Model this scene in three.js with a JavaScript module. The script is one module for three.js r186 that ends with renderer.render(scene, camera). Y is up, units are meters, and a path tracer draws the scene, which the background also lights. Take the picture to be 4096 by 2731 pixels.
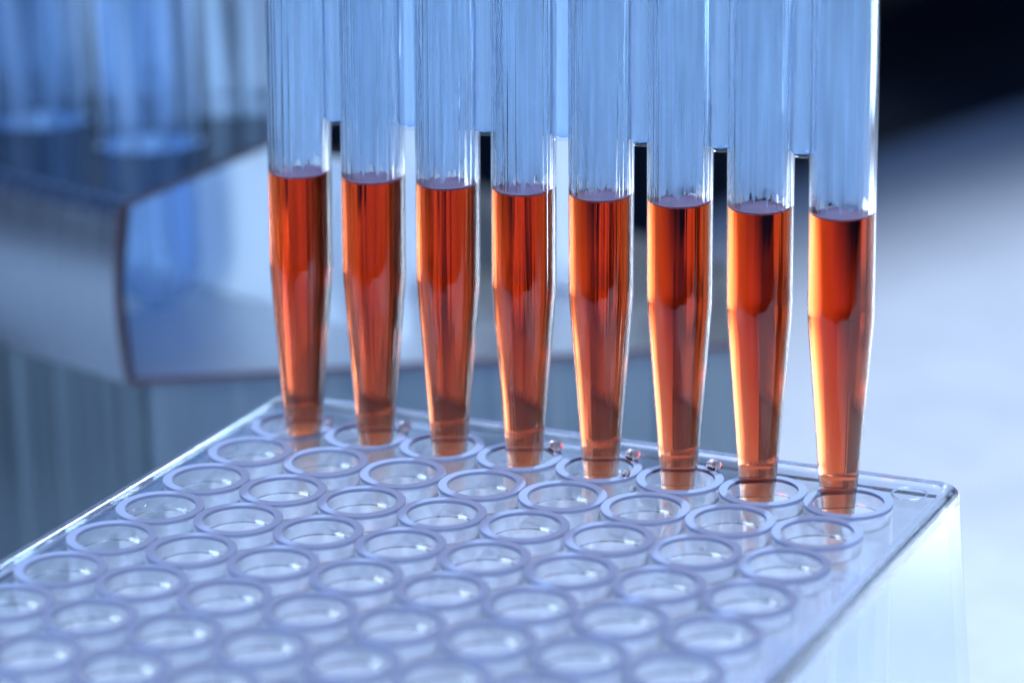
import * as THREE from 'three';
import { mergeGeometries, mergeVertices, toCreasedNormals } from 'three/addons/utils/BufferGeometryUtils.js';
import { RoundedBoxGeometry } from 'three/addons/geometries/RoundedBoxGeometry.js';
import { RectAreaLightUniformsLib } from 'three/addons/lights/RectAreaLightUniformsLib.js';
import { ImprovedNoise } from 'three/addons/math/ImprovedNoise.js';

// ------------------------------------------------------------------ camera, lamps, exposure
// All builders below work in millimetres: x along the row of eight tubes (0 = first hole), y above the top of
// the clear rack, z towards the camera (0 = first row of holes). The rack is 50 mm tall and stands on y = 0 m.
const MM = 0.001, OX = -31.5, OY = 50;
const W = (x, y, z) => new THREE.Vector3((x + OX) * MM, (y + OY) * MM, z * MM);

const scene = new THREE.Scene();
scene.background = new THREE.Color().setRGB(0.024, 0.052, 0.14);
const camera = new THREE.PerspectiveCamera(12.63, 1024 / 682, 0.02, 8);
camera.position.copy(W(157.295, 107.42, 272.3));
camera.rotation.set(-0.3048, 0.448, -0.0217, 'YXZ');
camera.focus = 0.310;
camera.userData.fStop = 13.5;

const renderer = new THREE.WebGLRenderer({ antialias: true });
renderer.toneMapping = THREE.LinearToneMapping;
renderer.toneMappingExposure = 1.38;
renderer.shadowMap.enabled = true;
RectAreaLightUniformsLib.init();

// spot lamp high over the table: its pool ends behind the racks, beyond it the bench is dark
const SPOTS = [
  { label: 'key lamp high above the right front of the bench', at: W(480, 900, 300), to: W(500, -50, 50), color: [0.80, 0.90, 1.0], cd: 4.6, angle: 0.548, penumbra: 0.10, radius: 1.5 },
  // blue lamp from behind and above, aimed through the empty part of the tubes
  { label: 'blue lamp above and behind the row of tubes', at: W(-20, 380, -430), to: W(32, 42, -4), color: [0.46, 0.70, 1.0], cd: 1.35, angle: 0.13, penumbra: 0.5, radius: 2 },
  // lamp whose pool lies on the sheet to the right; the tubes bend it to their left edges
  { label: 'lamp far behind, lighting the white sheet right of the racks', at: W(210, 400, -680), to: W(132, -50, -245), color: [0.92, 0.96, 1.0], cd: 8.0, angle: 0.14, penumbra: 0.6, radius: 2 },
  // added lamp low behind the steel rack, backlighting its glass tubes and panel
  { label: 'small added lamp low and far behind the steel rack', at: W(-85, 0, -430), to: W(-52, 4, -60), color: [0.66, 0.83, 1.0], cd: 0.42, angle: 0.17, penumbra: 0.5, radius: 3 },
];
// soft boxes
const BOXES = [
  { label: 'small softbox standing behind right of the racks', at: W(262, 26, -330), to: W(40, 15, 0), w: 0.12, h: 0.12, k: 3.0, color: [0.45, 0.68, 1.0] },
  { label: 'small added softbox over the sheet left in front of the steel rack', at: W(-190, 130, 260), to: W(-215, -50, 30), w: 0.18, h: 0.14, k: 9.0, color: [0.60, 0.80, 1.0] },  // added so the steel front panel has something bright to reflect
];

// ------------------------------------------------------------------ helpers
let seed = 7;
const rnd = () => ((seed = (seed * 1664525 + 1013904223) >>> 0) / 4294967296);
const noise = new ImprovedNoise();
const used = {};
function numbered(n) { used[n] = (used[n] ?? -1) + 1; return used[n] ? `${n}_${String(used[n]).padStart(3, '0')}` : n; }
function tag(o, label, category, group) { Object.assign(o.userData, { label, category }); if (group) o.userData.group = group; return o; }
function structure(o) { o.userData.kind = 'structure'; return o; }
function mesh(name, geometry, material, parent) {       // geometry already in metres
  const m = new THREE.Mesh(geometry, material); m.castShadow = m.receiveShadow = true;
  m.name = parent ? name : numbered(name); (parent ?? scene).add(m); return m;
}
const mm = (g) => g.scale(MM, MM, MM);
function thing(name, p = new THREE.Vector3()) { const g = new THREE.Group(); g.name = numbered(name); g.position.copy(p); scene.add(g); return g; }
function box(x0, x1, y0, y1, z0, z1, r = 0) {
  const g = r ? new RoundedBoxGeometry(x1 - x0, y1 - y0, z1 - z0, 3, r) : new THREE.BoxGeometry(x1 - x0, y1 - y0, z1 - z0);
  return g.translate((x0 + x1) / 2, (y0 + y1) / 2, (z0 + z1) / 2);
}
// closed surface from rings of points (each ring an array of [x,y,z]); rings joined in order, last to first if loop
function rings(list, { loop = false, cap0 = false, cap1 = false } = {}) {
  const n = list[0].length, pos = [], idx = [];
  for (const r of list) for (const p of r) pos.push(...p);
  const R = list.length, last = loop ? R : R - 1;
  for (let i = 0; i < last; i++) for (let j = 0; j < n; j++) {
    const a = i * n + j, b = i * n + (j + 1) % n, c = ((i + 1) % R) * n + j, d = ((i + 1) % R) * n + (j + 1) % n;
    idx.push(a, c, b, b, c, d);
  }
  const cap = (i, flip) => { const c = pos.length / 3; const m = [0, 0, 0]; for (const p of list[i]) { m[0] += p[0] / n; m[1] += p[1] / n; m[2] += p[2] / n; } pos.push(...m);
    for (let j = 0; j < n; j++) { const a = i * n + j, b = i * n + (j + 1) % n; flip ? idx.push(c, b, a) : idx.push(c, a, b); } };
  if (cap0) cap(0, false); if (cap1) cap(R - 1, true);
  let vol = 0;                                                  // faces must look outwards, or glass turns inside out
  for (let i = 0; i < idx.length; i += 3) { const [a, b, c] = [idx[i] * 3, idx[i + 1] * 3, idx[i + 2] * 3];
    vol += pos[a] * (pos[b + 1] * pos[c + 2] - pos[b + 2] * pos[c + 1]) + pos[a + 1] * (pos[b + 2] * pos[c] - pos[b] * pos[c + 2]) + pos[a + 2] * (pos[b] * pos[c + 1] - pos[b + 1] * pos[c]); }
  if (vol < 0) for (let i = 0; i < idx.length; i += 3) [idx[i + 1], idx[i + 2]] = [idx[i + 2], idx[i + 1]];
  const g = new THREE.BufferGeometry(); g.setAttribute('position', new THREE.Float32BufferAttribute(pos, 3)); g.setIndex(idx); g.computeVertexNormals();
  return g;
}
const circle = (r, y, n, wob) => Array.from({ length: n }, (_, j) => { const a = j / n * Math.PI * 2, q = r + (wob ? wob(a, y) : 0); return [Math.cos(a) * q, y, -Math.sin(a) * q]; });
function canvasTexture(w, h, draw, srgb = true) {
  const data = new Uint8Array(w * h * 4);
  for (let y = 0; y < h; y++) for (let x = 0; x < w; x++) { const c = draw(x, y); data.set([c[0], c[1], c[2], 255], (y * w + x) * 4); }
  const t = new THREE.DataTexture(data, w, h); t.magFilter = THREE.LinearFilter; t.minFilter = THREE.LinearMipmapLinearFilter; t.generateMipmaps = true;
  t.wrapS = t.wrapT = THREE.RepeatWrapping; if (srgb) t.colorSpace = THREE.SRGBColorSpace; t.needsUpdate = true; return t;
}
const lin = (r, g, b) => new THREE.Color().setRGB(r, g, b);

// ------------------------------------------------------------------ materials
const grainMap = canvasTexture(512, 512, (x, y) => { const v = 236 + 10 * noise.noise(x / 40, y / 40, 3.1) + 6 * noise.noise(x / 7, y / 7, 9.7) + 6 * (rnd() - 0.5); return [v, v, v]; });
const brushed = canvasTexture(512, 512, (x, y) => { const v = 150 + 26 * noise.noise(x / 2.2, y / 150, 1.3) + 20 * noise.noise(x / 9, y / 300, 5.3) + 14 * (rnd() - 0.5); return [v, v, v]; }, false);
const streaks = canvasTexture(512, 512, (x, y) => { const v = 188 + 26 * noise.noise(x / 3, y / 220, 2.3) + 46 * noise.noise(x / 22, y / 160, 8.1) + 26 * noise.noise(x / 60, y / 90, 4.4) + 10 * (rnd() - 0.5); return [v, v, v]; }, false);
const glassStreaks = canvasTexture(256, 256, (x, y) => { const v = 120 + 120 * noise.noise(x / 9, y / 190, 2.3) + 110 * noise.noise(x / 24, y / 70, 8.1); const c = Math.max(20, Math.min(255, v)); return [c, c, c]; }, false);
const M = {
  bench: new THREE.MeshStandardMaterial({ color: lin(0.022, 0.03, 0.05), roughness: 0.5 }),
  paper: new THREE.MeshStandardMaterial({ color: lin(0.66, 0.735, 0.88), map: grainMap, roughness: 0.7 }),
  wall: new THREE.MeshStandardMaterial({ color: lin(0.012, 0.013, 0.016), roughness: 0.95 }),
  tube: new THREE.MeshPhysicalMaterial({ color: lin(0.99, 0.992, 1), roughness: 0.03, transmission: 1, thickness: 0.0008, ior: 1.5 }),
  haze: new THREE.MeshPhysicalMaterial({ color: lin(0.70, 0.84, 1.0), roughness: 1.0, roughnessMap: streaks, transmission: 1, thickness: 0, ior: 1.2, side: THREE.DoubleSide }),
  web: new THREE.MeshPhysicalMaterial({ color: lin(0.62, 0.74, 0.89), roughness: 0.55, transmission: 1, thickness: 0, ior: 1.5 }),
  liquid: new THREE.MeshPhysicalMaterial({ color: lin(1, 1, 1), roughness: 0.0, transmission: 1, thickness: 0.005, ior: 1.34 / 1.5, attenuationColor: lin(0.995, 0.042, 0.004), attenuationDistance: 0.005 }),
  surface: new THREE.MeshPhysicalMaterial({ color: lin(0.42, 0.26, 0.42), roughness: 0.4, transmission: 0.35, thickness: 0, ior: 1.34, side: THREE.DoubleSide }),  // film on the liquid, its lavender reflection put into the colour
  bead: new THREE.MeshPhysicalMaterial({ color: lin(1, 1, 1), roughness: 0.0, transmission: 1, thickness: 0.001, ior: 1.34, attenuationColor: lin(0.95, 0.45, 0.35), attenuationDistance: 0.003 }),
  clear: new THREE.MeshPhysicalMaterial({ color: lin(0.86, 0.89, 1), roughness: 0.17, transmission: 1, thickness: 0.001, ior: 1.5 }),
  sleeve: new THREE.MeshPhysicalMaterial({ color: lin(0.97, 0.98, 1), roughness: 0.42, side: THREE.DoubleSide, transmission: 0.86, thickness: 0, ior: 1.5 }),
  deck: new THREE.MeshPhysicalMaterial({ color: lin(0.95, 0.97, 1), roughness: 0.12, transmission: 1, thickness: 0, ior: 1.5 }),
  frosted: new THREE.MeshPhysicalMaterial({ color: lin(0.17, 0.21, 0.37), roughness: 0.75, transmission: 0.3, thickness: 0, ior: 1.45 }),
  steel: new THREE.MeshPhysicalMaterial({ color: lin(0.56, 0.60, 0.66), metalness: 1, roughness: 0.42, roughnessMap: brushed }),
  steelReflectingDark: new THREE.MeshPhysicalMaterial({ color: lin(0.06, 0.065, 0.09), metalness: 1, roughness: 0.3, roughnessMap: brushed }),  // same sheet steel, the dark room it mirrors put into the colour
  satin: new THREE.MeshPhysicalMaterial({ color: lin(0.62, 0.66, 0.72), metalness: 1, roughness: 0.8, roughnessMap: brushed }),
  dull: new THREE.MeshPhysicalMaterial({ color: lin(0.17, 0.22, 0.26), metalness: 0.8, roughness: 0.3 }),
  edge: new THREE.MeshStandardMaterial({ color: lin(0.055, 0.035, 0.06), roughness: 0.55 }),
  glass: new THREE.MeshPhysicalMaterial({ color: lin(0.66, 0.80, 0.97), roughness: 1.0, roughnessMap: glassStreaks, transmission: 1, thickness: 0, ior: 1.5, side: THREE.DoubleSide }),
  milky: new THREE.MeshPhysicalMaterial({ color: lin(0.72, 0.80, 0.90), roughness: 0.6, transmission: 0.5, thickness: 0, ior: 1.5, side: THREE.DoubleSide }),
  opal: new THREE.MeshPhysicalMaterial({ color: lin(0.76, 0.84, 0.93), roughness: 0.95, transmission: 0.8, thickness: 0, ior: 1.5 }),
  black: new THREE.MeshStandardMaterial({ color: lin(0.02, 0.02, 0.022), roughness: 0.6 }),
};

// ------------------------------------------------------------------ dark bench, white sheet on it, dark wall
{
  const g = new THREE.PlaneGeometry(3.2, 2.6); g.rotateX(-Math.PI / 2);
  const b = structure(mesh('benchtop', g, M.bench)); b.position.set(0, -0.001, 0.1);
  const w = structure(mesh('wall', new THREE.BoxGeometry(4, 2.4, 0.06), M.wall)); w.position.set(0, 1.2, -1.25);
  const s = new THREE.Shape([[-0.45, 0.5], [0.85, 0.5], [0.85, -0.50], [-0.015, -0.50], [-0.059, -0.376], [-0.075, -0.329], [-0.088, -0.29], [-0.10, -0.2], [-0.12, -0.10], [-0.16, -0.02], [-0.45, -0.02]].map(([x, z]) => new THREE.Vector2(x, -z)));  // far left outline follows the fading light, falloff put into the shape
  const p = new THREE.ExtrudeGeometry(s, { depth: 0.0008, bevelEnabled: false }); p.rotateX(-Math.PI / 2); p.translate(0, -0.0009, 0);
  { const q = p.attributes.position, uv = p.attributes.uv; for (let i = 0; i < uv.count; i++) uv.setXY(i, q.getX(i) * 5, q.getZ(i) * 5); }
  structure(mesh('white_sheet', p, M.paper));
}

// ------------------------------------------------------------------ lamps outside the frame
{
  const glow = (c, k) => new THREE.MeshStandardMaterial({ color: lin(0.8, 0.8, 0.8), emissive: lin(...c), emissiveIntensity: k, roughness: 0.5 });
  const shade = new THREE.LatheGeometry([[0.012, -0.05], [0.020, -0.05], [0.030, -0.015], [0.036, 0.03], [0.038, 0.03], [0.032, -0.018], [0.021, -0.054], [0.012, -0.054]].map(([x, y]) => new THREE.Vector2(x, y)), 32).rotateX(Math.PI / 2);
  for (const p of SPOTS) {
    const s = new THREE.SpotLight(lin(...p.color), p.cd, 0, p.angle, p.penumbra, 2);
    s.position.copy(p.at); s.target.position.copy(p.to); s.castShadow = true; s.shadow.radius = p.radius / 4; s.shadow.mapSize.set(2048, 2048); s.shadow.camera.near = 0.06; s.shadow.camera.far = 3;
    scene.add(s, s.target);
    const h = thing('spot_lamp', p.at); h.lookAt(p.to); tag(h, p.label, 'lamp', 'lamps outside the frame');
    mesh('lamp_shade', shade, M.black, h); mesh('bulb', new THREE.SphereGeometry(0.010, 20, 14), glow(p.color, 0.5), h);
  }
  for (const b of BOXES) {
    const l = new THREE.RectAreaLight(lin(...b.color), b.k, b.w, b.h); l.position.copy(b.at); l.lookAt(b.to); scene.add(l);
    const h = thing('softbox_lamp', b.at); h.lookAt(b.to); tag(h, b.label, 'lamp', 'lamps outside the frame');   // a group's +z looks at the target
    mesh('housing', new RoundedBoxGeometry(b.w + 0.012, b.h + 0.012, 0.05, 2, 0.004).translate(0, 0, -0.033), M.black, h);
    mesh('lamp_diffuser', new THREE.BoxGeometry(b.w, b.h, 0.003).translate(0, 0, -0.006), glow(b.color, b.k * 0.25), h);
  }
}

// ------------------------------------------------------------------ clear rack with 96 wells
const X0 = -7, X1 = 72, Z0 = -9.6, Z1 = 108.6, COLS = 8, ROWS = 12, PITCH = 9;
{
  const rack = thing('clear_tube_rack', W(0, -OY, 0));
  tag(rack, 'clear plastic rack with a grid of round wells under the red tubes', 'rack');
  const L = (y) => y + OY;                                     // heights inside the group count from the bench
  const loop = (inset, y, r, n = 8) => {                        // rounded rectangle, walls flare 3.4 degrees downwards
    const f = -y * 0.06 - inset, x0 = X0 - f, x1 = X1 + f, z0 = Z0 - f, z1 = Z1 + f, out = [];
    for (const [cx, cz, a0] of [[x1 - r, z1 - r, 0], [x0 + r, z1 - r, 1], [x0 + r, z0 + r, 2], [x1 - r, z0 + r, 3]])
      for (let k = 0; k <= n; k++) { const a = (a0 + k / n) * Math.PI / 2; out.push([cx + Math.cos(a) * r, L(y), cz + Math.sin(a) * r]); }
    return out.reverse();
  };
  // wall: one moulded band, outer face, rounded top, inner face
  const wr = [];
  wr.push(loop(0, -OY, 2.6), loop(0, -1.0, 2.4));
  for (let k = 0; k <= 4; k++) { const a = k / 4 * Math.PI / 2; wr.push(loop(0.8 * (1 - Math.cos(a)) + 0.02, -0.8 + 0.8 * Math.sin(a), 2.3)); }
  wr.push(loop(1.35, 0, 1.6), loop(1.5, -0.15, 1.5), loop(1.5, -OY, 1.5));
  const cut = wr.splice(2);                                     // lower wall and top rim are moulded in one, the rim is thicker
  mesh('wall', mm(toCreasedNormals(rings([loop(0, -OY, 2.6), loop(0, -1.62, 2.4), loop(1.2, -1.62, 1.5), loop(1.2, -OY, 1.5)], { loop: true }), 0.6)), M.deck, rack);
  mesh('rim', mm(toCreasedNormals(rings([loop(0, -1.6, 2.4), ...cut.slice(0, -1), loop(1.5, -1.6, 1.5)], { loop: true }), 0.9)), M.clear, rack);
  // deck with round openings
  const dx0 = X0 + 1.75, dx1 = X1 - 1.75, dz0 = Z0 + 1.75, dz1 = Z1 - 1.75, s = new THREE.Shape();
  s.moveTo(dx0, -dz0); s.lineTo(dx1, -dz0); s.lineTo(dx1, -dz1); s.lineTo(dx0, -dz1); s.closePath();
  for (let c = 0; c < COLS; c++) for (let r = 0; r < ROWS; r++) { const h = new THREE.Path(); h.absarc(c * PITCH, -r * PITCH, 4.43, 0, Math.PI * 2, true); s.holes.push(h); }
  const dg = new THREE.ExtrudeGeometry(s, { depth: 1.5, bevelEnabled: false, curveSegments: 24 });
  dg.rotateX(-Math.PI / 2); dg.translate(0, L(-1.85), 0);
  mesh('deck', mm(toCreasedNormals(dg, 0.6)), M.deck, rack);
  // wells: a frosted ring on the deck and a short sleeve under it
  const N = 56;
  const ringG = mm(toCreasedNormals(rings([circle(4.46, -0.34, N), circle(4.46, -0.06, N), circle(4.40, 0, N), circle(3.58, 0, N), circle(3.55, -0.05, N), circle(3.55, -0.34, N)], { loop: true }), 0.5));
  const wv = (a) => 0.02 * noise.noise(Math.cos(a) * 6, Math.sin(a) * 6, 0.5) + 0.012 * noise.noise(Math.cos(a) * 17, Math.sin(a) * 17, 2.5);
  const collarG = mm(toCreasedNormals(rings([circle(4.33, -1.84, N, wv), circle(4.33, -0.36, N, wv), circle(3.55, -0.36, N, wv), circle(3.55, -1.84, N, wv)], { loop: true }), 0.5));
  const sleeveG = mm(rings([circle(4.18, -26, N, wv), circle(4.36, -1.9, N, wv), circle(4.38, -0.36, N, wv)]));
  for (let r = 0; r < ROWS; r++) for (let c = 0; c < COLS; c++) {
    const w = mesh('well_ring', ringG, M.frosted, rack); w.position.set(c * PITCH * MM, L(0) * MM, r * PITCH * MM);
    const sl = mesh('well_sleeve', sleeveG, M.sleeve, rack); sl.position.copy(w.position);
    mesh('well_collar', collarG, M.tube, rack).position.copy(w.position);
  }
  // ribs from the outer wells to the walls
  for (let k = 0; k < 6; k++) for (const sd of [0, 1]) {
    const z = 13.5 + 18 * k, x0 = sd ? 66.8 : X0 + 1.6, x1 = sd ? X1 - 1.6 : -3.9;
    mesh('rib', mm(box(x0, x1, L(-40), L(-1.95), z - 0.45, z + 0.45)), M.deck, rack);
  }
  // round ejector marks moulded on the deck
  const mk = mm(new THREE.TorusGeometry(1.75, 0.10, 6, 40).rotateX(Math.PI / 2));
  for (const [x, z] of [[67.6, -5.2], [-3.6, 27], [-3.6, 9], [67.6, 22]]) mesh('ejector_mark', mk, M.clear, rack).position.set(x * MM, L(-0.32) * MM, z * MM);
}

// ------------------------------------------------------------------ strip of eight joined tubes and their liquid
{
  const DIR = new THREE.Vector3(-0.0418, 1, -0.1289).normalize(), TURN = new THREE.Quaternion().setFromUnitVectors(new THREE.Vector3(0, 1, 0), DIR);
  const base = (k) => [31.78 + (k - 4.5) * 8.369, 0, -0.3 - (k - 4.5) * 0.635];
  const TOP = 58, LEVEL = 27.6, N = 256;
  const outer = [[-9.2, 0.9], [-9.0, 1.15], [-4, 1.5], [-0.8, 1.80], [1.8, 2.04], [4.8, 2.26], [11.8, 2.86], [17.0, 3.26], [17.9, 3.31], [30, 3.34], [TOP, 3.42]];
  const inner = [[-8.2, 0.72], [-4, 0.98], [0.4, 1.28], [0.6, 1.37], [2.6, 1.52], [2.8, 1.60], [11.8, 2.10], [16.6, 2.46], [17.4, 2.50], [30, 2.53], [TOP - 0.01, 2.60]];
  const at = (prof, y) => { for (let i = 1; i < prof.length; i++) if (y <= prof[i][0]) { const [a, b] = [prof[i - 1], prof[i]]; return a[1] + (b[1] - a[1]) * (y - a[0]) / (b[0] - a[0]); } return prof[prof.length - 1][1]; };
  const steps = (prof, y0, y1, dy) => { const ys = new Set([y0, y1]); for (const [y] of prof) if (y > y0 && y < y1) ys.add(y); for (let y = y0; y < y1; y += dy) ys.add(+y.toFixed(3)); return [...ys].sort((a, b) => a - b); };
  const strip = thing('tube_strip', W(0, 0, 0));
  tag(strip, 'row of eight clear tapered plastic tubes joined by thin webs, tips in the wells', 'tube strip');
  const names = ['first', 'second', 'third', 'fourth', 'fifth', 'sixth', 'seventh', 'eighth'];
  for (let k = 1; k <= 8; k++) {
    const s0 = k * 13.7, amp = k < 6 ? 0.09 : k < 8 ? 0.05 : 0.025, ampO = k < 6 ? 0.014 : 0.006;
    const wob = (a, y) => { const c = Math.cos(a), s = Math.sin(a); return amp * (noise.noise(c * 6 + s0, s * 6, y * 0.02) + 0.7 * noise.noise(c * 15 + s0, s * 15, y * 0.035)); };
    const wobO = (a, y) => ampO * (noise.noise(Math.cos(a) * 8 - s0, Math.sin(a) * 8, y * 0.02) + 0.7 * noise.noise(Math.cos(a) * 18 - s0, Math.sin(a) * 18, y * 0.03));
    const b = base(k), p = new THREE.Vector3(b[0] * MM, b[1] * MM, b[2] * MM);
    const tilt = (x, z) => -(0.0418 * x + 0.1289 * z);                       // level surface in the leaning tube
    const outR = steps(outer, -9.2, TOP, 1.5).map((y) => circle(at(outer, y), y, N, wobO));
    // the bore: its dry part belongs to the tube; where liquid wets it, the liquid's own side is the boundary
    const inR = steps(inner, LEVEL - 1.2, TOP - 0.01, 0.4).map((y) => { const f = Math.max(0, 1 - (y - LEVEL + 1.2) / 6); return circle(at(inner, y), y, N, wob).map(([x, yy, z]) => [x, yy + (f > 0 ? f * (tilt(x, z) + 1.75) : 0), z]); }).reverse();
    const g = rings([...outR, ...inR], { cap0: true });
    const t = mesh('tube', mm(toCreasedNormals(g, 0.45)), M.tube, strip); t.position.copy(p); t.quaternion.copy(TURN);
    // dry inner face above the liquid, faintly matt
    const hz = rings(steps(inner, LEVEL + 1.9, TOP - 0.5, 2).map((y) => circle(at(inner, y) - 0.03, y, 96).map(([x, yy, z]) => [x, yy + Math.max(0, 1 - (y - LEVEL - 1.9) / 3) * (1.5 * noise.noise(x * 1.7 + s0, z * 1.7, 0.4) + 1.1 * noise.noise(x * 5 + s0, z * 5, 2.4) - 0.5), z])));
    const hn = 97; // uv round and along the tube
    { const pos = hz.attributes.position, uv = []; for (let i = 0; i < pos.count; i++) { const j = i % 96; uv.push(j / 96 * 1 + k * 0.37, (pos.getY(i)) / 50); } hz.setAttribute('uv', new THREE.Float32BufferAttribute(uv, 2)); }
    mesh('inner_face', mm(hz), M.haze, t);
    // liquid: fills the bore, tops out in a level surface with a meniscus
    const liqY = steps(inner, -8.15, LEVEL, 0.8), lr = liqY.map((y) => circle(at(inner, y), y, N, wob));
    const q = at(inner, LEVEL);
    for (let i = 0; i < lr.length; i++) if (liqY[i] > LEVEL - 1.2) { const f = (liqY[i] - LEVEL + 1.2) / 1.2; lr[i] = lr[i].map(([x, y, z]) => [x, y + f * tilt(x, z) + f * 0.55, z]); }
    for (const [f, dip] of [[0.97, 0.36], [0.9, 0.18], [0.78, 0.07], [0.55, 0.015], [0.28, 0]]) lr.push(circle((q) * f, LEVEL, 64 === N ? N : N).map(([x, y, z]) => [x, y + dip + tilt(x, z), z]));
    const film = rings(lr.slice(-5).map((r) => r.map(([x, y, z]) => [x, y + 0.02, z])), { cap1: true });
    const lg = rings(lr, { cap0: true, cap1: true });
    const l = mesh('liquid', mm(toCreasedNormals(lg, 0.6)), M.liquid); l.position.copy(W(...b)); l.quaternion.copy(TURN);
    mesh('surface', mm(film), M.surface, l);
    tag(l, k === 1 ? 'orange red liquid in the leftmost tube of the row' : k === 8 ? 'orange red liquid in the rightmost tube of the row' : `orange red liquid in the ${names[k - 1]} tube from the left`, 'liquid', 'liquid columns in the eight tubes');
  }
  // webs between neighbouring tubes, rounded lower end
  for (let k = 1; k < 8; k++) {
    const b = base(k + 0.5), lv = [[TOP, 1], [46, 1], [40, 1], [36, 1], [34.6, 1], [34.15, 0.97], [33.9, 0.8], [33.75, 0.45]];
    const sec = []; for (let i = 0; i <= 16; i++) { const u = -1 + i / 8; sec.push([u * 1.27, 0.34 + 0.34 * u * u * u * u + 0.10 * Math.cos(u * 9)]); }
    const prof = [...sec, ...sec.slice().reverse().map(([x, t]) => [x, -t])];
    const g = rings(lv.map(([y, f], i) => prof.map(([x, t]) => [x, y - (i > 4 ? 0.25 * (1 - (x / 1.27) ** 2) + 0.10 * noise.noise(x * 3, k * 3.3, i) : 0), t * f])), { cap0: true, cap1: true });
    const w = mesh('web', mm(toCreasedNormals(g, 0.7)), M.web, strip); w.position.set(b[0] * MM, b[1] * MM, b[2] * MM); w.quaternion.copy(TURN); w.rotateY(0.0757);
    const bd = mesh('moulding_bead', mm(new THREE.SphereGeometry(1, 24, 16).scale(1.18, 0.42, 0.66).translate(0, 33.52, 0)), M.deck, strip); bd.position.copy(w.position); bd.quaternion.copy(w.quaternion);
  }
}

// ------------------------------------------------------------------ droplets left on the rings
{
  const dg = (r, f) => mm(new THREE.SphereGeometry(r, 28, 18).scale(1, f, 1));
  const list = [[29.9, -2.6, 0.85, 'clear droplet on the ring right of the fourth tube'], [38.4, -3.2, 0.8, 'larger pinkish droplet on the ring behind the fifth tube'], [39.7, 1.6, 0.5, 'small dark droplet on the near rim beside the fifth tube'], [47.3, -3.5, 0.8, 'dark reddish droplet on the ring right of the sixth tube'], [12.4, -2.4, 0.75, 'bright droplet on the ring right of the second tube'], [3.6, -1.7, 0.6, 'blurred droplet on the ring right of the leftmost tube']];
  for (const [x, z, r, label] of list) { const d = mesh('droplet', dg(r, 0.8), M.bead); d.position.copy(W(x, r * 0.74, z)); tag(d, label, 'droplet', 'droplets on the well rings'); }
}

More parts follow.
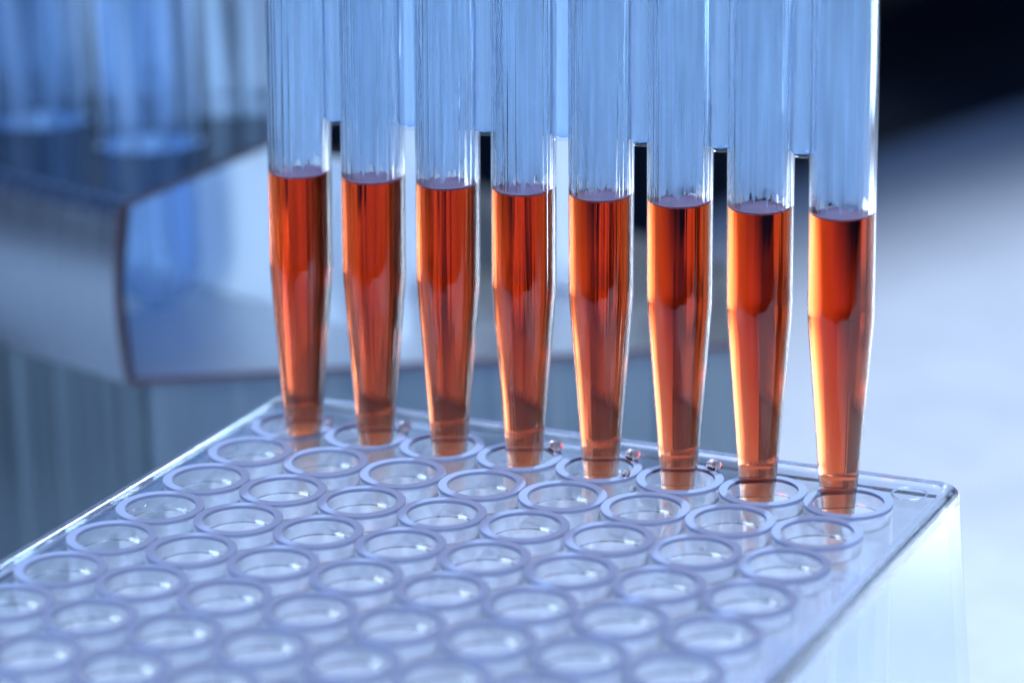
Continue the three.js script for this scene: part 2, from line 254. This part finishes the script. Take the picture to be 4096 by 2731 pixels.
// ------------------------------------------------------------------ bent steel rack with glass test tubes, out of focus behind
{
  const YT = 11.8, YB = -11.7, T = 0.8, C = [-43.35, -34.26];            // near corner of the fold
  const rk = thing('steel_tube_rack', W(C[0], -OY, C[1]));
  tag(rk, 'bent sheet steel rack with round holes, blurred behind the clear rack', 'rack');
  const L = (y) => y + OY, dirL = new THREE.Vector2(-0.955, -0.297), dirR = [0.03, -1], dirB = [0.845, -0.535];
  // everything in the group counts from the corner; x,z in mm
  const poly = (pts, holes = []) => { const s = new THREE.Shape(pts.map(([x, z]) => new THREE.Vector2(x, -z))); for (const [x, z, r] of holes) { const h = new THREE.Path(); h.absarc(x, -z, r, 0, Math.PI * 2, true); s.holes.push(h); } return s; };
  const slab = (pts, y, holes) => { const g = new THREE.ExtrudeGeometry(poly(pts, holes), { depth: T, bevelEnabled: false, curveSegments: 40 }); g.rotateX(-Math.PI / 2); g.translate(0, L(y) - T, 0); return g; };
  const LEN = 150, RB = 2.4;
  const lx = dirL.x * LEN, lz = dirL.y * LEN, nx = -dirL.y * -1, nz = -dirL.x;      // normal of the front panel, towards the camera
  const n = [-0.297, 0.955], inn = [0.297 * RB, -0.955 * RB];
  const holes = [];
  const HR = 7.2;
  for (let i = 0; i < 4; i++) for (let j = 0; j < 2; j++) {
    const x = -13.15 + dirL.x * 22.2 * i + 0.1 * j, z = -29.5 + dirL.y * 22.2 * i * 0.9 - 22 * j;
    holes.push([x, z, HR]);
  }
  const edge = (d, len) => [inn[0] + d[0] * len, inn[1] + d[1] * len];
  const top = [inn, edge(dirR, 62), [edge(dirR, 62)[0] + lx, edge(dirR, 62)[1] + lz], [inn[0] + lx, inn[1] + lz]];
  const inside = holes.filter(([x, z]) => x < -9 || true);
  const planar = (g, sx, sz) => { const p = g.attributes.position, uv = []; for (let i = 0; i < p.count; i++) uv.push((p.getX(i) * dirL.x + p.getZ(i) * dirL.y) / sx, (p.getY(i) + p.getZ(i) * 0.3) / sz); g.setAttribute('uv', new THREE.Float32BufferAttribute(uv, 2)); return g; };
  mesh('top_plate', mm(planar(slab(top, YT, inside), 60, 60)), M.steelReflectingDark, rk);
  // front panel with rounded folds: profile in (out, y), swept along the long direction
  const prof = [];
  for (let k = 0; k <= 8; k++) { const a = Math.PI / 2 * (1 - k / 8); prof.push([-RB + RB * Math.cos(a), YT - RB + RB * Math.sin(a)]); }
  for (let k = 1; k < 8; k++) prof.push([0.9 * Math.sin(k / 8 * Math.PI), YT - RB + (YB + 1.2 - YT + RB) * k / 8]);
  for (let k = 0; k <= 5; k++) { const a = -Math.PI / 2 * (k / 5); prof.push([-1.2 + 1.2 * Math.cos(a), YB + 1.2 + 1.2 * Math.sin(a)]); }
  const loopAt = (s) => { const o = prof.map(([u, y]) => [n[0] * u + dirL.x * s, L(y), n[1] * u + dirL.y * s]);
    const i = prof.map(([u, y], q) => { const pr = prof[Math.max(0, q - 1)], nt = prof[Math.min(prof.length - 1, q + 1)], du = nt[0] - pr[0], dy = nt[1] - pr[1], l = Math.hypot(du, dy); return [n[0] * (u + dy / l * T) + dirL.x * s, L(y - du / l * T), n[1] * (u + dy / l * T) + dirL.y * s]; }).reverse();
    return [...o, ...i]; };
  mesh('front_panel', mm(planar(toCreasedNormals(rings([loopAt(0), loopAt(50), loopAt(100), loopAt(LEN)], { cap0: true, cap1: true }), 0.6), 60, 60)), M.steel, rk);
  const bi = [0.297 * 1.2, -0.955 * 1.2];
  const be = (len) => [bi[0] + dirB[0] * len, bi[1] + dirB[1] * len];
  const bot = [bi, be(76), [be(76)[0] - 14, be(76)[1] - 34], [bi[0] - 20, bi[1] - 110], [bi[0] + lx, bi[1] + lz - 70], [bi[0] + lx, bi[1] + lz]];
  mesh('bottom_plate', mm(planar(slab(bot, YB + T, []), 60, 60)), M.satin, rk);
  // dark cut edge of the sheet, facing right
  const strip = (a, b, y0, y1, off) => { const dx = b[0] - a[0], dz = b[1] - a[1], l = Math.hypot(dx, dz); const g = new THREE.BoxGeometry(l, y1 - y0, 0.12); g.rotateY(-Math.atan2(dz, dx)); g.translate((a[0] + b[0]) / 2 - dz / l * off, L((y0 + y1) / 2), (a[1] + b[1]) / 2 + dx / l * off); return g; };
  mesh('cut_edge', mm(strip(inn, edge(dirR, 62), YT - T - 0.04, YT + 0.04, 0.06)), M.edge, rk);
  mesh('cut_edge', mm(strip(bi, be(76), YB - 0.04, YB + T + 0.04, 0.06)), M.edge, rk);
  mesh('cut_edge', mm(toCreasedNormals(rings([loopAt(-0.12), loopAt(0)].map((r) => r), { cap0: true, cap1: true }), 0.6)), M.edge, rk);
  // skirt below the bottom plate, down to the bench
  const sk = (a, b, t) => { const dx = b[0] - a[0], dz = b[1] - a[1], l = Math.hypot(dx, dz), pts = [];   // ribs added to the shape for vertical streaks of light and dark
    for (let u = 0; u <= l; u += 0.4) pts.push(new THREE.Vector2(u, -0.75 * Math.max(0, noise.noise(u / 1.9, 0.4, 3.7) + 0.5 * noise.noise(u / 5.3, 1.4, 9.1)) - 0.3));
    pts.push(new THREE.Vector2(l, 0.5), new THREE.Vector2(0, 0.5));
    const g = new THREE.ExtrudeGeometry(new THREE.Shape(pts), { depth: OY + YB - 0.05, bevelEnabled: false }); g.rotateX(Math.PI / 2); g.scale(1, 1, -1);
    const ix = g.index; if (ix) throw new Error('indexed'); const q = g.attributes.position; for (let i = 0; i < q.count; i += 3) { const v = [0, 1, 2].map((k) => new THREE.Vector3().fromBufferAttribute(q, i + k)); q.setXYZ(i + 1, ...v[2]); q.setXYZ(i + 2, ...v[1]); }
    g.translate(0, OY + YB - 0.02, 0); g.rotateY(-Math.atan2(dz, dx)); g.translate(a[0], 0, a[1]); return toCreasedNormals(g, 0.9); };
  const s0 = [bi[0] + 0.6, bi[1] - 2.2];
  mesh('skirt', mm(sk(s0, [s0[0] + dirB[0] * 76, s0[1] + dirB[1] * 76], T)), M.dull, rk);
  mesh('skirt', mm(sk([s0[0] + dirL.x * LEN, s0[1] + dirL.y * LEN], [s0[0] - 0.6, s0[1] - 0.2], T)), M.dull, rk);
  // made-up opal panel on the bottom plate, a pale backlight behind the tubes
  { const g = new THREE.BoxGeometry(141, 22, 1.2); g.rotateY(-Math.atan2(0.297, 0.955)); g.translate(-42.5, L(YB + T + 11.05), -49); mesh('added_opal_panel', mm(g), M.opal, rk); }
  // glass test tubes standing in the holes on the bottom plate
  const tp = [[0, 6.3], [0.3, 6.32], [70, 6.35], [70.6, 7.0], [71.4, 7.0], [71.6, 6.2]];
  const bottom = []; for (let k = 1; k <= 8; k++) { const a = k / 8 * Math.PI / 2; bottom.push([6.3 * (1 - Math.cos(a)), 6.3 * Math.sin(a)]); }
  const prof2 = [[0.02, 0.4], ...bottom.map(([y, r]) => [y, r]), [70, 6.35], [70.8, 6.9], [71.6, 6.5]];
  const tubeG = mm(rings(prof2.map(([y, r]) => circle(r, y, 48)), { cap0: true }));
  { const q = tubeG.attributes.position, uv = []; for (let i = 0; i < q.count; i++) uv.push((i % 48) / 48, q.getY(i) * 10); tubeG.setAttribute('uv', new THREE.Float32BufferAttribute(uv, 2)); }
  const nth = ['rightmost', 'second from the right', 'third from the right', 'fourth from the right'];
  [...holes, [15.2, -50], [35, -57]].forEach(([x, z], q) => {
    const t = mesh('test_tube', tubeG, x > 0 ? M.milky : M.glass); t.position.copy(W(C[0] + x, YB + T + 0.05, C[1] + z));
    tag(t, q < holes.length ? `blurred glass test tube in the ${q % 2 ? 'back' : 'front'} row of the steel rack, ${nth[q >> 1]}` : q === holes.length ? 'pale frosted test tube standing behind the second and third red tubes' : 'pale frosted test tube standing behind the fourth and fifth red tubes', 'test tube', 'test tubes on the steel rack');
  });
}

renderer.render(scene, camera);
